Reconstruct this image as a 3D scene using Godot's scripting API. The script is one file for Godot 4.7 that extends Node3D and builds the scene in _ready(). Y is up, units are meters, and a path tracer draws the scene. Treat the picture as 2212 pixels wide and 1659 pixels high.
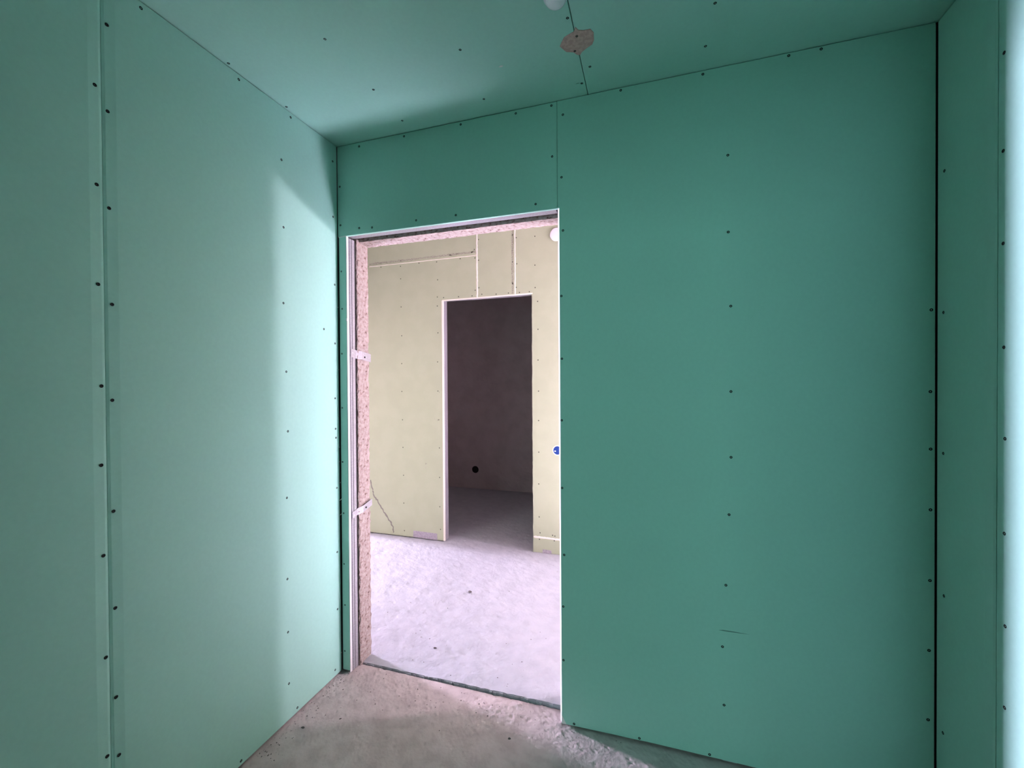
extends Node3D

# A small dry-lined room in a flat under construction: green moisture-resistant
# plasterboard on walls and ceiling, a rough doorway into a hall, a dark closet beyond.
# Origin: floor, in the corner of the doorway wall and the wall beside the door. x along the
# doorway wall, z out of it towards the viewer, y up.

const W := 2.358          # room width
const H := 2.6            # room height
const D := 2.35           # room depth
const T := 0.0125         # plasterboard thickness
const FAR := -1.69        # face of the hall's opposite wall
const HALL := 2.85        # hall height
const HL := -6.0          # hall end with the first window
const HR := 3.2           # hall end with the two narrow lights

var M := {}
var used := {}
var screw_mesh: ArrayMesh
var rng := RandomNumberGenerator.new()

func _ready():
	rng.seed = 7
	# ---------------------------------------------------------------- camera
	var cam := Camera3D.new()
	cam.name = "camera"
	cam.fov = 83.69
	cam.near = 0.02
	cam.far = 60.0
	add_child(cam)
	cam.position = Vector3(1.4631, 1.4431, 1.7600)
	cam.rotation = Vector3(deg_to_rad(-0.5086), deg_to_rad(17.7887), deg_to_rad(-0.3599))
	cam.current = true
	# ------------------------------------------------------- sky and exposure
	var we := WorldEnvironment.new()
	we.name = "world"
	var env := Environment.new()
	var sky := Sky.new()
	var sm := PhysicalSkyMaterial.new()
	sky.sky_material = sm
	env.background_mode = Environment.BG_SKY
	env.sky = sky
	env.background_energy_multiplier = 0.06
	env.tonemap_mode = Environment.TONE_MAPPER_LINEAR
	env.tonemap_exposure = 16.0
	env.sdfgi_enabled = true
	env.ssao_enabled = true
	env.ssil_enabled = true
	we.environment = env
	add_child(we)
	# --------------------------- daylight: colour and strength of each opening
	var lights := [
		# name, centre, facing, width, height, colour, strength, where
		["window_1", Vector3(HL, 0.95, -1.80), Vector3(1, 0, 0), 0.5, 1.70, lin(0.86, 0.71, 1.0), 13.6, "in the far side room"],
		["window_2", Vector3(HR, 1.74, -1.15), Vector3(-1, 0, 0), 0.17, 0.26, lin(1.0, 0.72, 0.92), 12.5, "small upper one at the hall's sunny end"],
		["window_6", Vector3(HR, 1.74, -0.87), Vector3(-1, 0, 0), 0.17, 0.26, lin(1.0, 0.74, 0.92), 0.5, "second small upper one at the hall's sunny end"],
		["window_3", Vector3(HR, 0.82, -0.655), Vector3(-1, 0, 0), 0.59, 1.46, lin(1.0, 0.88, 1.0), 0.15, "large one at the hall's sunny end"],
		["window_4", Vector3(-0.85, 1.0, -0.19), Vector3(0, 0, -1), 0.5, 1.8, lin(0.92, 1.0, 0.90), 0.08, "in the hall opposite the cream wall"],
		["window_5", Vector3(1.4, 1.4, 5.0), Vector3(0, 0, -1), 0.8, 1.0, lin(0.60, 1.0, 0.98), 0.35, "in the room behind the viewer"],
	]
	var sun := DirectionalLight3D.new()
	sun.name = "sun"
	sun.light_color = lin(1.0, 0.81, 1.0)
	sun.light_energy = 9.8
	sun.light_angular_distance = 0.6
	sun.shadow_enabled = true
	add_child(sun)
	sun.look_at_from_position(Vector3(8, 6, -1.0), Vector3(8, 6, -1.0) + Vector3(-cos(deg_to_rad(36.5)), -sin(deg_to_rad(36.5)), 0.02), Vector3.UP)
	# ------------------------------------------------------------- materials
	make_materials()
	screw_mesh = make_screw()
	# ------------------------------------------------------- large structure
	floors()
	wall_left()
	wall_back()
	wall_right()
	wall_front()
	ceiling()
	hall_shell()
	wall_far()
	closet()
	for l in lights:
		daylight_window(l[0], l[1], l[2], l[3], l[4], l[5], l[6], l[7])
	# ---------------------------------------------------------------- things
	small_things()

# =================================================================== helpers
func tri(st: SurfaceTool, a: Vector3, b: Vector3, c: Vector3, n: Vector3):
	if (b - a).cross(c - a).dot(n) > 0.0:
		st.add_vertex(a); st.add_vertex(c); st.add_vertex(b)
	else:
		st.add_vertex(a); st.add_vertex(b); st.add_vertex(c)

func quad(st: SurfaceTool, a: Vector3, b: Vector3, c: Vector3, d: Vector3, n: Vector3):
	tri(st, a, b, c, n)
	tri(st, a, c, d, n)

func begin() -> SurfaceTool:
	var st := SurfaceTool.new()
	st.begin(Mesh.PRIMITIVE_TRIANGLES)
	return st

func box(st: SurfaceTool, lo: Vector3, hi: Vector3, c := 0.0):
	# a box whose edges are cut back by c
	var xs := [lo.x, hi.x]; var ys := [lo.y, hi.y]; var zs := [lo.z, hi.z]
	var mid := (lo + hi) * 0.5
	for s in 2:
		var k: float = -1.0 if s == 0 else 1.0
		quad(st, Vector3(xs[s], lo.y + c, lo.z + c), Vector3(xs[s], hi.y - c, lo.z + c), Vector3(xs[s], hi.y - c, hi.z - c), Vector3(xs[s], lo.y + c, hi.z - c), Vector3(k, 0, 0))
		quad(st, Vector3(lo.x + c, ys[s], lo.z + c), Vector3(hi.x - c, ys[s], lo.z + c), Vector3(hi.x - c, ys[s], hi.z - c), Vector3(lo.x + c, ys[s], hi.z - c), Vector3(0, k, 0))
		quad(st, Vector3(lo.x + c, lo.y + c, zs[s]), Vector3(hi.x - c, lo.y + c, zs[s]), Vector3(hi.x - c, hi.y - c, zs[s]), Vector3(lo.x + c, hi.y - c, zs[s]), Vector3(0, 0, k))
	if c <= 0.0:
		return
	for i in 2:
		for j in 2:
			var si := -1.0 if i == 0 else 1.0
			var sj := -1.0 if j == 0 else 1.0
			quad(st, Vector3(xs[i], ys[j] - sj * c, lo.z + c), Vector3(xs[i], ys[j] - sj * c, hi.z - c), Vector3(xs[i] - si * c, ys[j], hi.z - c), Vector3(xs[i] - si * c, ys[j], lo.z + c), Vector3(si, sj, 0))
			quad(st, Vector3(xs[i], lo.y + c, zs[j] - sj * c), Vector3(xs[i], hi.y - c, zs[j] - sj * c), Vector3(xs[i] - si * c, hi.y - c, zs[j]), Vector3(xs[i] - si * c, lo.y + c, zs[j]), Vector3(si, 0, sj))
			quad(st, Vector3(lo.x + c, ys[i], zs[j] - sj * c), Vector3(hi.x - c, ys[i], zs[j] - sj * c), Vector3(hi.x - c, ys[i] - si * c, zs[j]), Vector3(lo.x + c, ys[i] - si * c, zs[j]), Vector3(0, si, sj))
			for k in 2:
				var sk := -1.0 if k == 0 else 1.0
				tri(st, Vector3(xs[i], ys[j] - sj * c, zs[k] - sk * c), Vector3(xs[i] - si * c, ys[j], zs[k] - sk * c), Vector3(xs[i] - si * c, ys[j] - sj * c, zs[k]), Vector3(si, sj, sk))

func prism(st: SurfaceTool, poly: PackedVector2Array, z0: float, z1: float):
	# the outline poly (x, y) between z0 (back) and z1 (front)
	var ix := Geometry2D.triangulate_polygon(poly)
	for i in range(0, ix.size(), 3):
		var a := poly[ix[i]]; var b := poly[ix[i + 1]]; var c := poly[ix[i + 2]]
		tri(st, Vector3(a.x, a.y, z1), Vector3(b.x, b.y, z1), Vector3(c.x, c.y, z1), Vector3(0, 0, 1))
		tri(st, Vector3(a.x, a.y, z0), Vector3(b.x, b.y, z0), Vector3(c.x, c.y, z0), Vector3(0, 0, -1))
	var turn := -1.0 if Geometry2D.is_polygon_clockwise(poly) else 1.0
	for i in poly.size():
		var a := poly[i]; var b := poly[(i + 1) % poly.size()]
		var n := Vector3(b.y - a.y, a.x - b.x, 0) * turn
		quad(st, Vector3(a.x, a.y, z0), Vector3(b.x, b.y, z0), Vector3(b.x, b.y, z1), Vector3(a.x, a.y, z1), n)

func obj(called: String, mesh: Mesh, m: Material, parent: Node = null) -> MeshInstance3D:
	var o := MeshInstance3D.new()
	o.name = numbered(called, parent)
	o.mesh = mesh
	if m:
		o.material_override = m
	(parent if parent else self).add_child(o, true)
	return o

func numbered(called: String, parent: Node) -> String:
	var key := str(parent.get_instance_id() if parent else 0) + called
	var k: int = used.get(key, 0)
	used[key] = k + 1
	return called if k == 0 else "%s_%03d" % [called, k]

func put(called: String, st: SurfaceTool, m: Material, parent: Node = null) -> MeshInstance3D:
	return obj(called, st.commit(), m, parent)

func structure(o: Node, label: String, category: String):
	o.set_meta("kind", "structure")
	o.set_meta("label", label)
	o.set_meta("category", category)

func tag(o: Node, label: String, category: String, group := ""):
	o.set_meta("label", label)
	o.set_meta("category", category)
	if group != "":
		o.set_meta("group", group)

func ramp(colors: Array, at: Array) -> Gradient:
	var g := Gradient.new()
	g.offsets = PackedFloat32Array(at)
	g.colors = PackedColorArray(colors)
	return g

func noise_tex(seed_: int, freq: float, octaves: int, colors: Array, at: Array, size := 512, kind := FastNoiseLite.TYPE_SIMPLEX_SMOOTH) -> NoiseTexture2D:
	var n := FastNoiseLite.new()
	n.seed = seed_
	n.noise_type = kind
	n.frequency = freq
	n.fractal_type = FastNoiseLite.FRACTAL_FBM
	n.fractal_octaves = octaves
	var t := NoiseTexture2D.new()
	t.width = size
	t.height = size
	t.seamless = true
	t.noise = n
	t.color_ramp = ramp(colors, at)
	return t

func normal_tex(seed_: int, freq: float, octaves: int, strength: float, size := 512) -> NoiseTexture2D:
	var n := FastNoiseLite.new()
	n.seed = seed_
	n.frequency = freq
	n.fractal_octaves = octaves
	var t := NoiseTexture2D.new()
	t.width = size
	t.height = size
	t.seamless = true
	t.as_normal_map = true
	t.bump_strength = strength
	t.noise = n
	return t

func mat(c: Color, rough: float, tex: Texture2D = null, tile := 1.0, nrm: Texture2D = null, depth := 0.5) -> StandardMaterial3D:
	var m := StandardMaterial3D.new()
	m.albedo_color = c
	m.roughness = rough
	m.metallic_specular = 0.35
	if tex:
		m.albedo_texture = tex
	if nrm:
		m.normal_enabled = true
		m.normal_texture = nrm
		m.normal_scale = depth
	if tex or nrm:
		m.uv1_triplanar = true
		m.uv1_world_triplanar = true
		m.uv1_scale = Vector3(tile, tile, tile)
	return m

func lin(r: float, g: float, b: float) -> Color:
	return Color(r, g, b).linear_to_srgb()

# ================================================================= materials
func make_materials():
	var white := Color.WHITE
	# green face paper: a faint mottle of the pulp
	var g0 := lin(0.378, 0.695, 0.59); var g1 := lin(0.39, 0.713, 0.605)
	M.green = mat(white, 0.58, noise_tex(3, 0.05, 5, [g0, g1], [0.2, 0.8]), 2.0, normal_tex(4, 0.12, 3, 1.0), 0.05)
	var y0 := lin(0.415, 0.455, 0.31); var y1 := lin(0.43, 0.47, 0.325)
	M.cream = mat(white, 0.8, noise_tex(5, 0.012, 5, [y0, y1], [0.3, 0.7]), 0.8, null)
	M.gypsum = mat(lin(0.80, 0.79, 0.77), 0.9, null)
	M.filler = mat(lin(0.80, 0.77, 0.68), 0.85)
	# cement screed
	var c0 := lin(0.50, 0.435, 0.42); var c1 := lin(0.565, 0.495, 0.475); var c2 := lin(0.60, 0.53, 0.51)
	var h0 := lin(0.43, 0.45, 0.485); var h1 := lin(0.455, 0.475, 0.51); var h2 := lin(0.475, 0.495, 0.525)
	M.hall_screed = mat(white, 0.9, noise_tex(13, 0.011, 6, [h0, h1, h2], [0.25, 0.5, 0.78], 1024), 0.7, normal_tex(14, 0.06, 5, 3.0, 1024), 0.25)
	M.screed = mat(white, 0.9, noise_tex(11, 0.011, 6, [c0, c1, c2], [0.25, 0.5, 0.78], 1024), 0.9, normal_tex(12, 0.06, 5, 3.0, 1024), 0.25)
	# pitted cast concrete of the doorway
	M.concrete = mat(white, 0.92, noise_tex(21, 0.03, 5, [lin(0.13, 0.085, 0.07), lin(0.33, 0.25, 0.22), lin(0.39, 0.33, 0.30), lin(0.45, 0.385, 0.355)], [0.17, 0.24, 0.55, 0.8]), 2.6, normal_tex(22, 0.05, 5, 6.0), 0.7)
	# rough wall of the closet
	M.rough = mat(white, 0.95, noise_tex(31, 0.012, 6, [lin(0.51, 0.45, 0.44), lin(0.55, 0.485, 0.475), lin(0.575, 0.51, 0.50)], [0.2, 0.5, 0.8]), 0.6, normal_tex(32, 0.03, 5, 4.0), 0.5)
	M.backing = mat(lin(0.12, 0.115, 0.11), 0.95)
	M.blockwork = mat(lin(0.45, 0.43, 0.40), 0.95)
	M.clinker = mat(lin(0.20, 0.185, 0.175), 0.95)
	M.zinc = mat(lin(0.62, 0.62, 0.63), 0.45, noise_tex(41, 0.05, 3, [lin(0.56, 0.55, 0.57), lin(0.68, 0.66, 0.68)], [0.3, 0.7]), 4.0)
	M.zinc.metallic = 0.35
	M.screw = mat(lin(0.012, 0.014, 0.014), 0.6)
	M.putty = mat(white, 0.9, noise_tex(51, 0.02, 4, [lin(0.52, 0.34, 0.30), lin(0.63, 0.43, 0.38)], [0.3, 0.7]), 6.0)
	M.plastic = mat(lin(0.86, 0.90, 0.93), 0.15)
	M.plastic.metallic_specular = 0.6
	M.white_plastic = mat(lin(0.78, 0.74, 0.76), 0.5)
	M.blue_plastic = mat(lin(0.02, 0.055, 0.24), 0.4)
	M.pvc = mat(lin(0.8, 0.8, 0.8), 0.35)
	M.smear = mat(white, 0.95, noise_tex(61, 0.06, 4, [lin(0.27, 0.27, 0.20), lin(0.45, 0.46, 0.35)], [0.3, 0.7]), 3.0)
	M.dark_mark = mat(lin(0.22, 0.21, 0.18), 0.95)
	M.scuff = mat(lin(0.14, 0.28, 0.23), 0.95)
	M.track_grey = mat(white, 0.6, noise_tex(71, 0.03, 3, [lin(0.33, 0.30, 0.35), lin(0.42, 0.38, 0.43)], [0.3, 0.7]), 3.0)
	M.crumb = mat(lin(0.30, 0.27, 0.26), 0.95)
	M.chip = mat(lin(0.16, 0.145, 0.14), 0.95)
	M.hole = mat(lin(0.02, 0.018, 0.018), 0.95)

# ============================================================ plasterboards
func board_mesh(u0: float, u1: float, v0: float, v1: float, taper0: bool, taper1: bool) -> ArrayMesh:
	# one sheet in its wall's frame: u across, v up, face at 0, with tapered long edges
	var us: Array = [u0, u0 + (0.007 if taper0 else 0.002)]
	var zs: Array = [-0.0045 if taper0 else -0.001, -0.0022 if taper0 else 0.0]
	if taper0:
		us.append(u0 + 0.032); zs.append(0.0)
	if taper1:
		us.append(u1 - 0.032); zs.append(0.0)
	us.append(u1 - (0.007 if taper1 else 0.002)); zs.append(-0.0022 if taper1 else 0.0)
	us.append(u1); zs.append(-0.0045 if taper1 else -0.001)
	var st := begin()
	var e := 0.0012
	for i in us.size() - 1:
		var n := Vector3(-(zs[i + 1] - zs[i]), 0, us[i + 1] - us[i])
		quad(st, Vector3(us[i], v0 + e, zs[i]), Vector3(us[i + 1], v0 + e, zs[i + 1]), Vector3(us[i + 1], v1 - e, zs[i + 1]), Vector3(us[i], v1 - e, zs[i]), n)
		for s in [[v0, v0 + e, -1.0], [v1, v1 - e, 1.0]]:
			quad(st, Vector3(us[i], s[1], zs[i]), Vector3(us[i + 1], s[1], zs[i + 1]), Vector3(us[i + 1], s[0], zs[i + 1] - e), Vector3(us[i], s[0], zs[i] - e), Vector3(0, s[2], 1))
			quad(st, Vector3(us[i], s[0], zs[i] - e), Vector3(us[i + 1], s[0], zs[i + 1] - e), Vector3(us[i + 1], s[0], -T), Vector3(us[i], s[0], -T), Vector3(0, s[2], 0))
	for s in [[u0, zs[0], -1.0], [u1, zs[zs.size() - 1], 1.0]]:
		quad(st, Vector3(s[0], v0, -T), Vector3(s[0], v1, -T), Vector3(s[0], v1 - e, s[1]), Vector3(s[0], v0 + e, s[1]), Vector3(s[2], 0, 0))
	quad(st, Vector3(u0, v0, -T), Vector3(u1, v0, -T), Vector3(u1, v1, -T), Vector3(u0, v1, -T), Vector3(0, 0, -1))
	return st.commit()

func board(parent: Node3D, u0: float, u1: float, v0: float, v1: float, t0 := false, t1 := false, m: Material = null) -> MeshInstance3D:
	var o := obj("plasterboard", board_mesh(0.0, u1 - u0, 0.0, v1 - v0, t0, t1), m if m else M.green, parent)
	o.position = Vector3(u0, v0, 0)
	return o

func shaped_board(parent: Node3D, poly: Array, m: Material) -> MeshInstance3D:
	var lo := Vector2(9, 9)
	for q in poly:
		lo = lo.min(q)
	var pts := PackedVector2Array()
	for q in poly:
		pts.append(q - lo)
	var st := begin()
	prism(st, pts, -T, 0.0)
	var o := put("plasterboard", st, m, parent)
	o.position = Vector3(lo.x, lo.y, 0)
	return o

func make_screw() -> ArrayMesh:
	# a countersunk head with a driver recess, axis along z, face at z = 0
	var st := begin()
	var r := 0.0050
	var n := 12
	for i in n:
		var a := TAU * i / n; var b := TAU * (i + 1) / n
		var pa := Vector3(cos(a), sin(a), 0); var pb := Vector3(cos(b), sin(b), 0)
		quad(st, pa * r + Vector3(0, 0, 0.0002), pb * r + Vector3(0, 0, 0.0002), pb * r * 0.85 + Vector3(0, 0, 0.0009), pa * r * 0.85 + Vector3(0, 0, 0.0009), pa + pb + Vector3(0, 0, 1))
		quad(st, pa * r * 0.85 + Vector3(0, 0, 0.0009), pb * r * 0.85 + Vector3(0, 0, 0.0009), pb * r * 0.42 + Vector3(0, 0, 0.0007), pa * r * 0.42 + Vector3(0, 0, 0.0007), Vector3(0, 0, 1))
		tri(st, pa * r * 0.42 + Vector3(0, 0, 0.0007), pb * r * 0.42 + Vector3(0, 0, 0.0007), Vector3(0, 0, -0.002), Vector3(0, 0, 1))
		quad(st, pa * r + Vector3(0, 0, 0.0002), pb * r + Vector3(0, 0, 0.0002), pb * 0.002 + Vector3(0, 0, -0.006), pa * 0.002 + Vector3(0, 0, -0.006), pa + pb)
	return st.commit()

func screws(parent: MeshInstance3D, places: Array, size := 1.0):
	# places are in the wall's frame (u, v)
	for q in places:
		var s := obj("screw", screw_mesh, M.screw, parent)
		s.position = Vector3(q.x - parent.position.x, q.y - parent.position.y, 0.0)
		s.rotation = Vector3(0, 0, rng.randf() * TAU)
		s.scale = Vector3.ONE * size

func flip(places: Array) -> Array:
	var out := []
	for q in places:
		out.append(Vector2(-q.x, q.y))
	return out

func wall_root(called: String, at: Vector3, ax: Vector3, ay: Vector3, az: Vector3, boxes: Array, m: Material) -> MeshInstance3D:
	var st := begin()
	for b in boxes:
		box(st, b[0], b[1])
	var o := put(called, st, m)
	o.transform = Transform3D(Basis(ax, ay, az), at)
	return o

# ==================================================================== floors
func grid_mesh(x0: float, x1: float, z0: float, z1: float, step: float, height: Callable, skirt := 0.15) -> ArrayMesh:
	var nx := int(ceil((x1 - x0) / step)); var nz := int(ceil((z1 - z0) / step))
	var v := PackedVector3Array(); var nn := PackedVector3Array(); var ix := PackedInt32Array()
	var hs := PackedFloat32Array()
	hs.resize((nx + 3) * (nz + 3))
	var dx := (x1 - x0) / nx; var dz := (z1 - z0) / nz
	for j in nz + 3:
		for i in nx + 3:
			hs[j * (nx + 3) + i] = height.call(x0 + (i - 1) * dx, z0 + (j - 1) * dz)
	for j in nz + 1:
		for i in nx + 1:
			var k := (j + 1) * (nx + 3) + i + 1
			v.append(Vector3(x0 + i * dx, hs[k], z0 + j * dz))
			nn.append(Vector3((hs[k - 1] - hs[k + 1]) / (2.0 * dx), 1.0, (hs[k - nx - 3] - hs[k + nx + 3]) / (2.0 * dz)).normalized())
	for j in nz:
		for i in nx:
			var a := j * (nx + 1) + i
			ix.append_array([a, a + 1, a + nx + 2, a, a + nx + 2, a + nx + 1])
	# the slab's sides
	var ring := []
	for i in nx + 1: ring.append(i)
	for j in range(1, nz + 1): ring.append(j * (nx + 1) + nx)
	for i in range(nx - 1, -1, -1): ring.append(nz * (nx + 1) + i)
	for j in range(nz - 1, 0, -1): ring.append(j * (nx + 1))
	var mid := Vector3((x0 + x1) / 2, 0, (z0 + z1) / 2)
	for k in ring.size():
		var a: Vector3 = v[ring[k]]; var b: Vector3 = v[ring[(k + 1) % ring.size()]]
		var out_ := Vector3(b.z - a.z, 0, a.x - b.x).normalized()
		var base := v.size()
		for q in [a, b, Vector3(b.x, -skirt, b.z), Vector3(a.x, -skirt, a.z)]:
			v.append(q); nn.append(out_)
		ix.append_array([base, base + 2, base + 1, base, base + 3, base + 2])
	var base2 := v.size()
	for q in [Vector3(x0, -skirt, z0), Vector3(x1, -skirt, z0), Vector3(x1, -skirt, z1), Vector3(x0, -skirt, z1)]:
		v.append(q); nn.append(Vector3.DOWN)
	ix.append_array([base2, base2 + 2, base2 + 1, base2, base2 + 3, base2 + 2])
	var arr := []
	arr.resize(Mesh.ARRAY_MAX)
	arr[Mesh.ARRAY_VERTEX] = v
	arr[Mesh.ARRAY_NORMAL] = nn
	arr[Mesh.ARRAY_INDEX] = ix
	var m := ArrayMesh.new()
	m.add_surface_from_arrays(Mesh.PRIMITIVE_TRIANGLES, arr)
	return m

func noise(seed_: int, freq: float, oct := 3) -> FastNoiseLite:
	var n := FastNoiseLite.new()
	n.seed = seed_
	n.frequency = freq
	n.noise_type = FastNoiseLite.TYPE_SIMPLEX_SMOOTH
	n.fractal_octaves = oct
	return n

func floors():
	var low := noise(101, 3.0); var mid := noise(102, 22.0, 3); var fine := noise(103, 70.0, 2); var where := noise(104, 4.0, 2)
	var room_h := func(x: float, z: float) -> float:
		# screed: floated smooth, crumbly near the doorway and along the wall's foot
		var rough := clampf(1.0 - (z + 0.05) / 0.30, 0.0, 1.0) * clampf(0.55 + where.get_noise_2d(x, z) * 1.2, 0.0, 1.0)
		rough = maxf(rough, clampf(1.0 - x / 0.06, 0.0, 1.0) * clampf(1.2 - z * 1.2, 0.0, 1.0))
		var bumps := maxf(mid.get_noise_2d(x, z) - 0.08, 0.0) * 0.008 + fine.get_noise_2d(x, z) * 0.0032
		return -0.004 + low.get_noise_2d(x, z) * 0.0020 + fine.get_noise_2d(x * 0.6, z * 0.6) * 0.0004 + minf(mid.get_noise_2d(x + 9.0, z) + 0.42, 0.0) * 0.014 + bumps * rough
	var edge := noise(105, 30.0, 3)
	var hall_h := func(x: float, z: float) -> float:
		var pits := minf(mid.get_noise_2d(x, z) + 0.30, 0.0) * 0.012
		return 0.002 + 0.009 * smoothstep(0.1, 1.0, x) + low.get_noise_2d(x, z) * 0.003 + mid.get_noise_2d(x * 0.5, z) * 0.0012 + fine.get_noise_2d(x, z) * 0.0006 + pits
	var f := obj("floor", grid_mesh(-0.12, W + 0.12, -0.078, D + 0.1, 0.007, room_h), M.screed)
	structure(f, "rough grey cement floor of the green room, up to the crack in the doorway", "floor")
	# the hall's slab ends in a ragged edge under the doorway
	var mesh := grid_mesh(HL - 0.1, HR + 0.1, -3.75, -0.088, 0.016, hall_h)
	var h := obj("floor", mesh, M.hall_screed)
	structure(h, "pale dusty cement floor of the bright hall beyond the doorway", "floor")
	# crumbled edge of that slab, in broken lengths
	var x := 0.03
	var st := begin()
	while x < 1.16:
		var l := rng.randf_range(0.005, 0.02)
		var d := 0.001 + 0.007 * absf(edge.get_noise_1d(x)) + rng.randf() * 0.003
		box(st, Vector3(x, -0.12, -0.0895), Vector3(x + l, 0.0005 + 0.009 * smoothstep(0.1, 1.0, x) - rng.randf() * 0.003, -0.0885 + d), 0.0012)
		x += l
	put("slab_edge", st, M.hall_screed, h)

# ================================================================ room walls
func wall_left():
	# u = -z
	var b := T
	var w := wall_root("wall_left", Vector3.ZERO, Vector3(0, 0, -1), Vector3(0, 1, 0), Vector3(1, 0, 0), [[Vector3(-D - 0.1, -0.1, -0.16), Vector3(0.08, H + 0.1, -b - 0.0005)]], M.backing)
	structure(w, "pale green plasterboard wall beside the doorway, with a bright patch of daylight near its corner", "wall")
	var far := board(w, -0.9545, -0.003, 0.006, H - 0.003, true, false)
	screws(far, flip([Vector2(0.031, 2.512), Vector2(0.032, 2.243), Vector2(0.025, 1.915), Vector2(0.027, 1.628), Vector2(0.030, 1.360), Vector2(0.029, 1.211), Vector2(0.027, 1.167), Vector2(0.024, 0.920), Vector2(0.026, 0.605), Vector2(0.028, 0.324), Vector2(0.048, 0.037)]))
	screws(far, flip([Vector2(0.337, 2.371), Vector2(0.330, 2.092), Vector2(0.335, 1.773), Vector2(0.324, 1.485), Vector2(0.319, 1.232), Vector2(0.328, 0.951), Vector2(0.330, 0.607), Vector2(0.330, 0.381), Vector2(0.328, 0.160), Vector2(0.284, 0.025), Vector2(0.101, 1.690), Vector2(0.554, 0.022)]))
	screws(far, flip([Vector2(0.942, 2.459), Vector2(0.943, 2.214), Vector2(0.943, 1.940), Vector2(0.939, 1.667), Vector2(0.942, 1.393), Vector2(0.943, 1.075), Vector2(0.942, 0.796), Vector2(0.943, 0.539), Vector2(0.938, 0.367), Vector2(0.94, 0.08)]))
	screws(far, flip([Vector2(0.855, 2.577), Vector2(0.530, 2.577), Vector2(0.286, 2.577)]))
	var near := board(w, -2.155, -0.9555, 0.006, H - 0.003, true, true)
	screws(near, flip([Vector2(0.972, 2.270), Vector2(0.971, 1.995), Vector2(0.971, 1.718), Vector2(0.967, 1.434), Vector2(0.970, 1.212), Vector2(0.968, 0.957), Vector2(0.966, 0.668), Vector2(0.966, 0.387), Vector2(0.967, 0.1), Vector2(0.97, 2.53)]))
	for k in 9:
		screws(near, [Vector2(-1.555, 0.12 + k * 0.29), Vector2(-2.14, 0.1 + k * 0.29)])
	board(w, -D - 0.05, -2.158, 0.006, H - 0.003, false, true)
	# shreds of face paper torn along the cut edge in the corner
	var at := [Vector2(1.043, 0.006), Vector2(0.939, 0.008), Vector2(0.856, 0.013), Vector2(0.783, 0.014), Vector2(1.268, 0.005), Vector2(1.497, 0.006), Vector2(1.804, 0.005), Vector2(0.095, 0.006), Vector2(1.115, 0.006)]
	for q in at:
		var st := begin()
		var n := 5
		var p0 := Vector3(-0.007, 0, 0.0)
		for i in n:
			var a0 := float(i) / n * 2.2; var a1 := float(i + 1) / n * 2.2
			var s: float = q.y
			var p1 := Vector3(-0.007 + s * sin(a1) * 0.3, s * (1.0 - cos(a1)) * 0.5 - 0.3 * s, s * a1 * 0.55)
			quad(st, p0, p1, p1 + Vector3(0.0006, 0.0035, 0), p0 + Vector3(0.0006, 0.0035, 0), Vector3(0, 0, 1))
			p0 = p1
		var o := put("paper_shred", st, M.gypsum, far)
		o.position = Vector3(0.9545 - 0.003, q.x - 0.006, -0.001)

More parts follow.
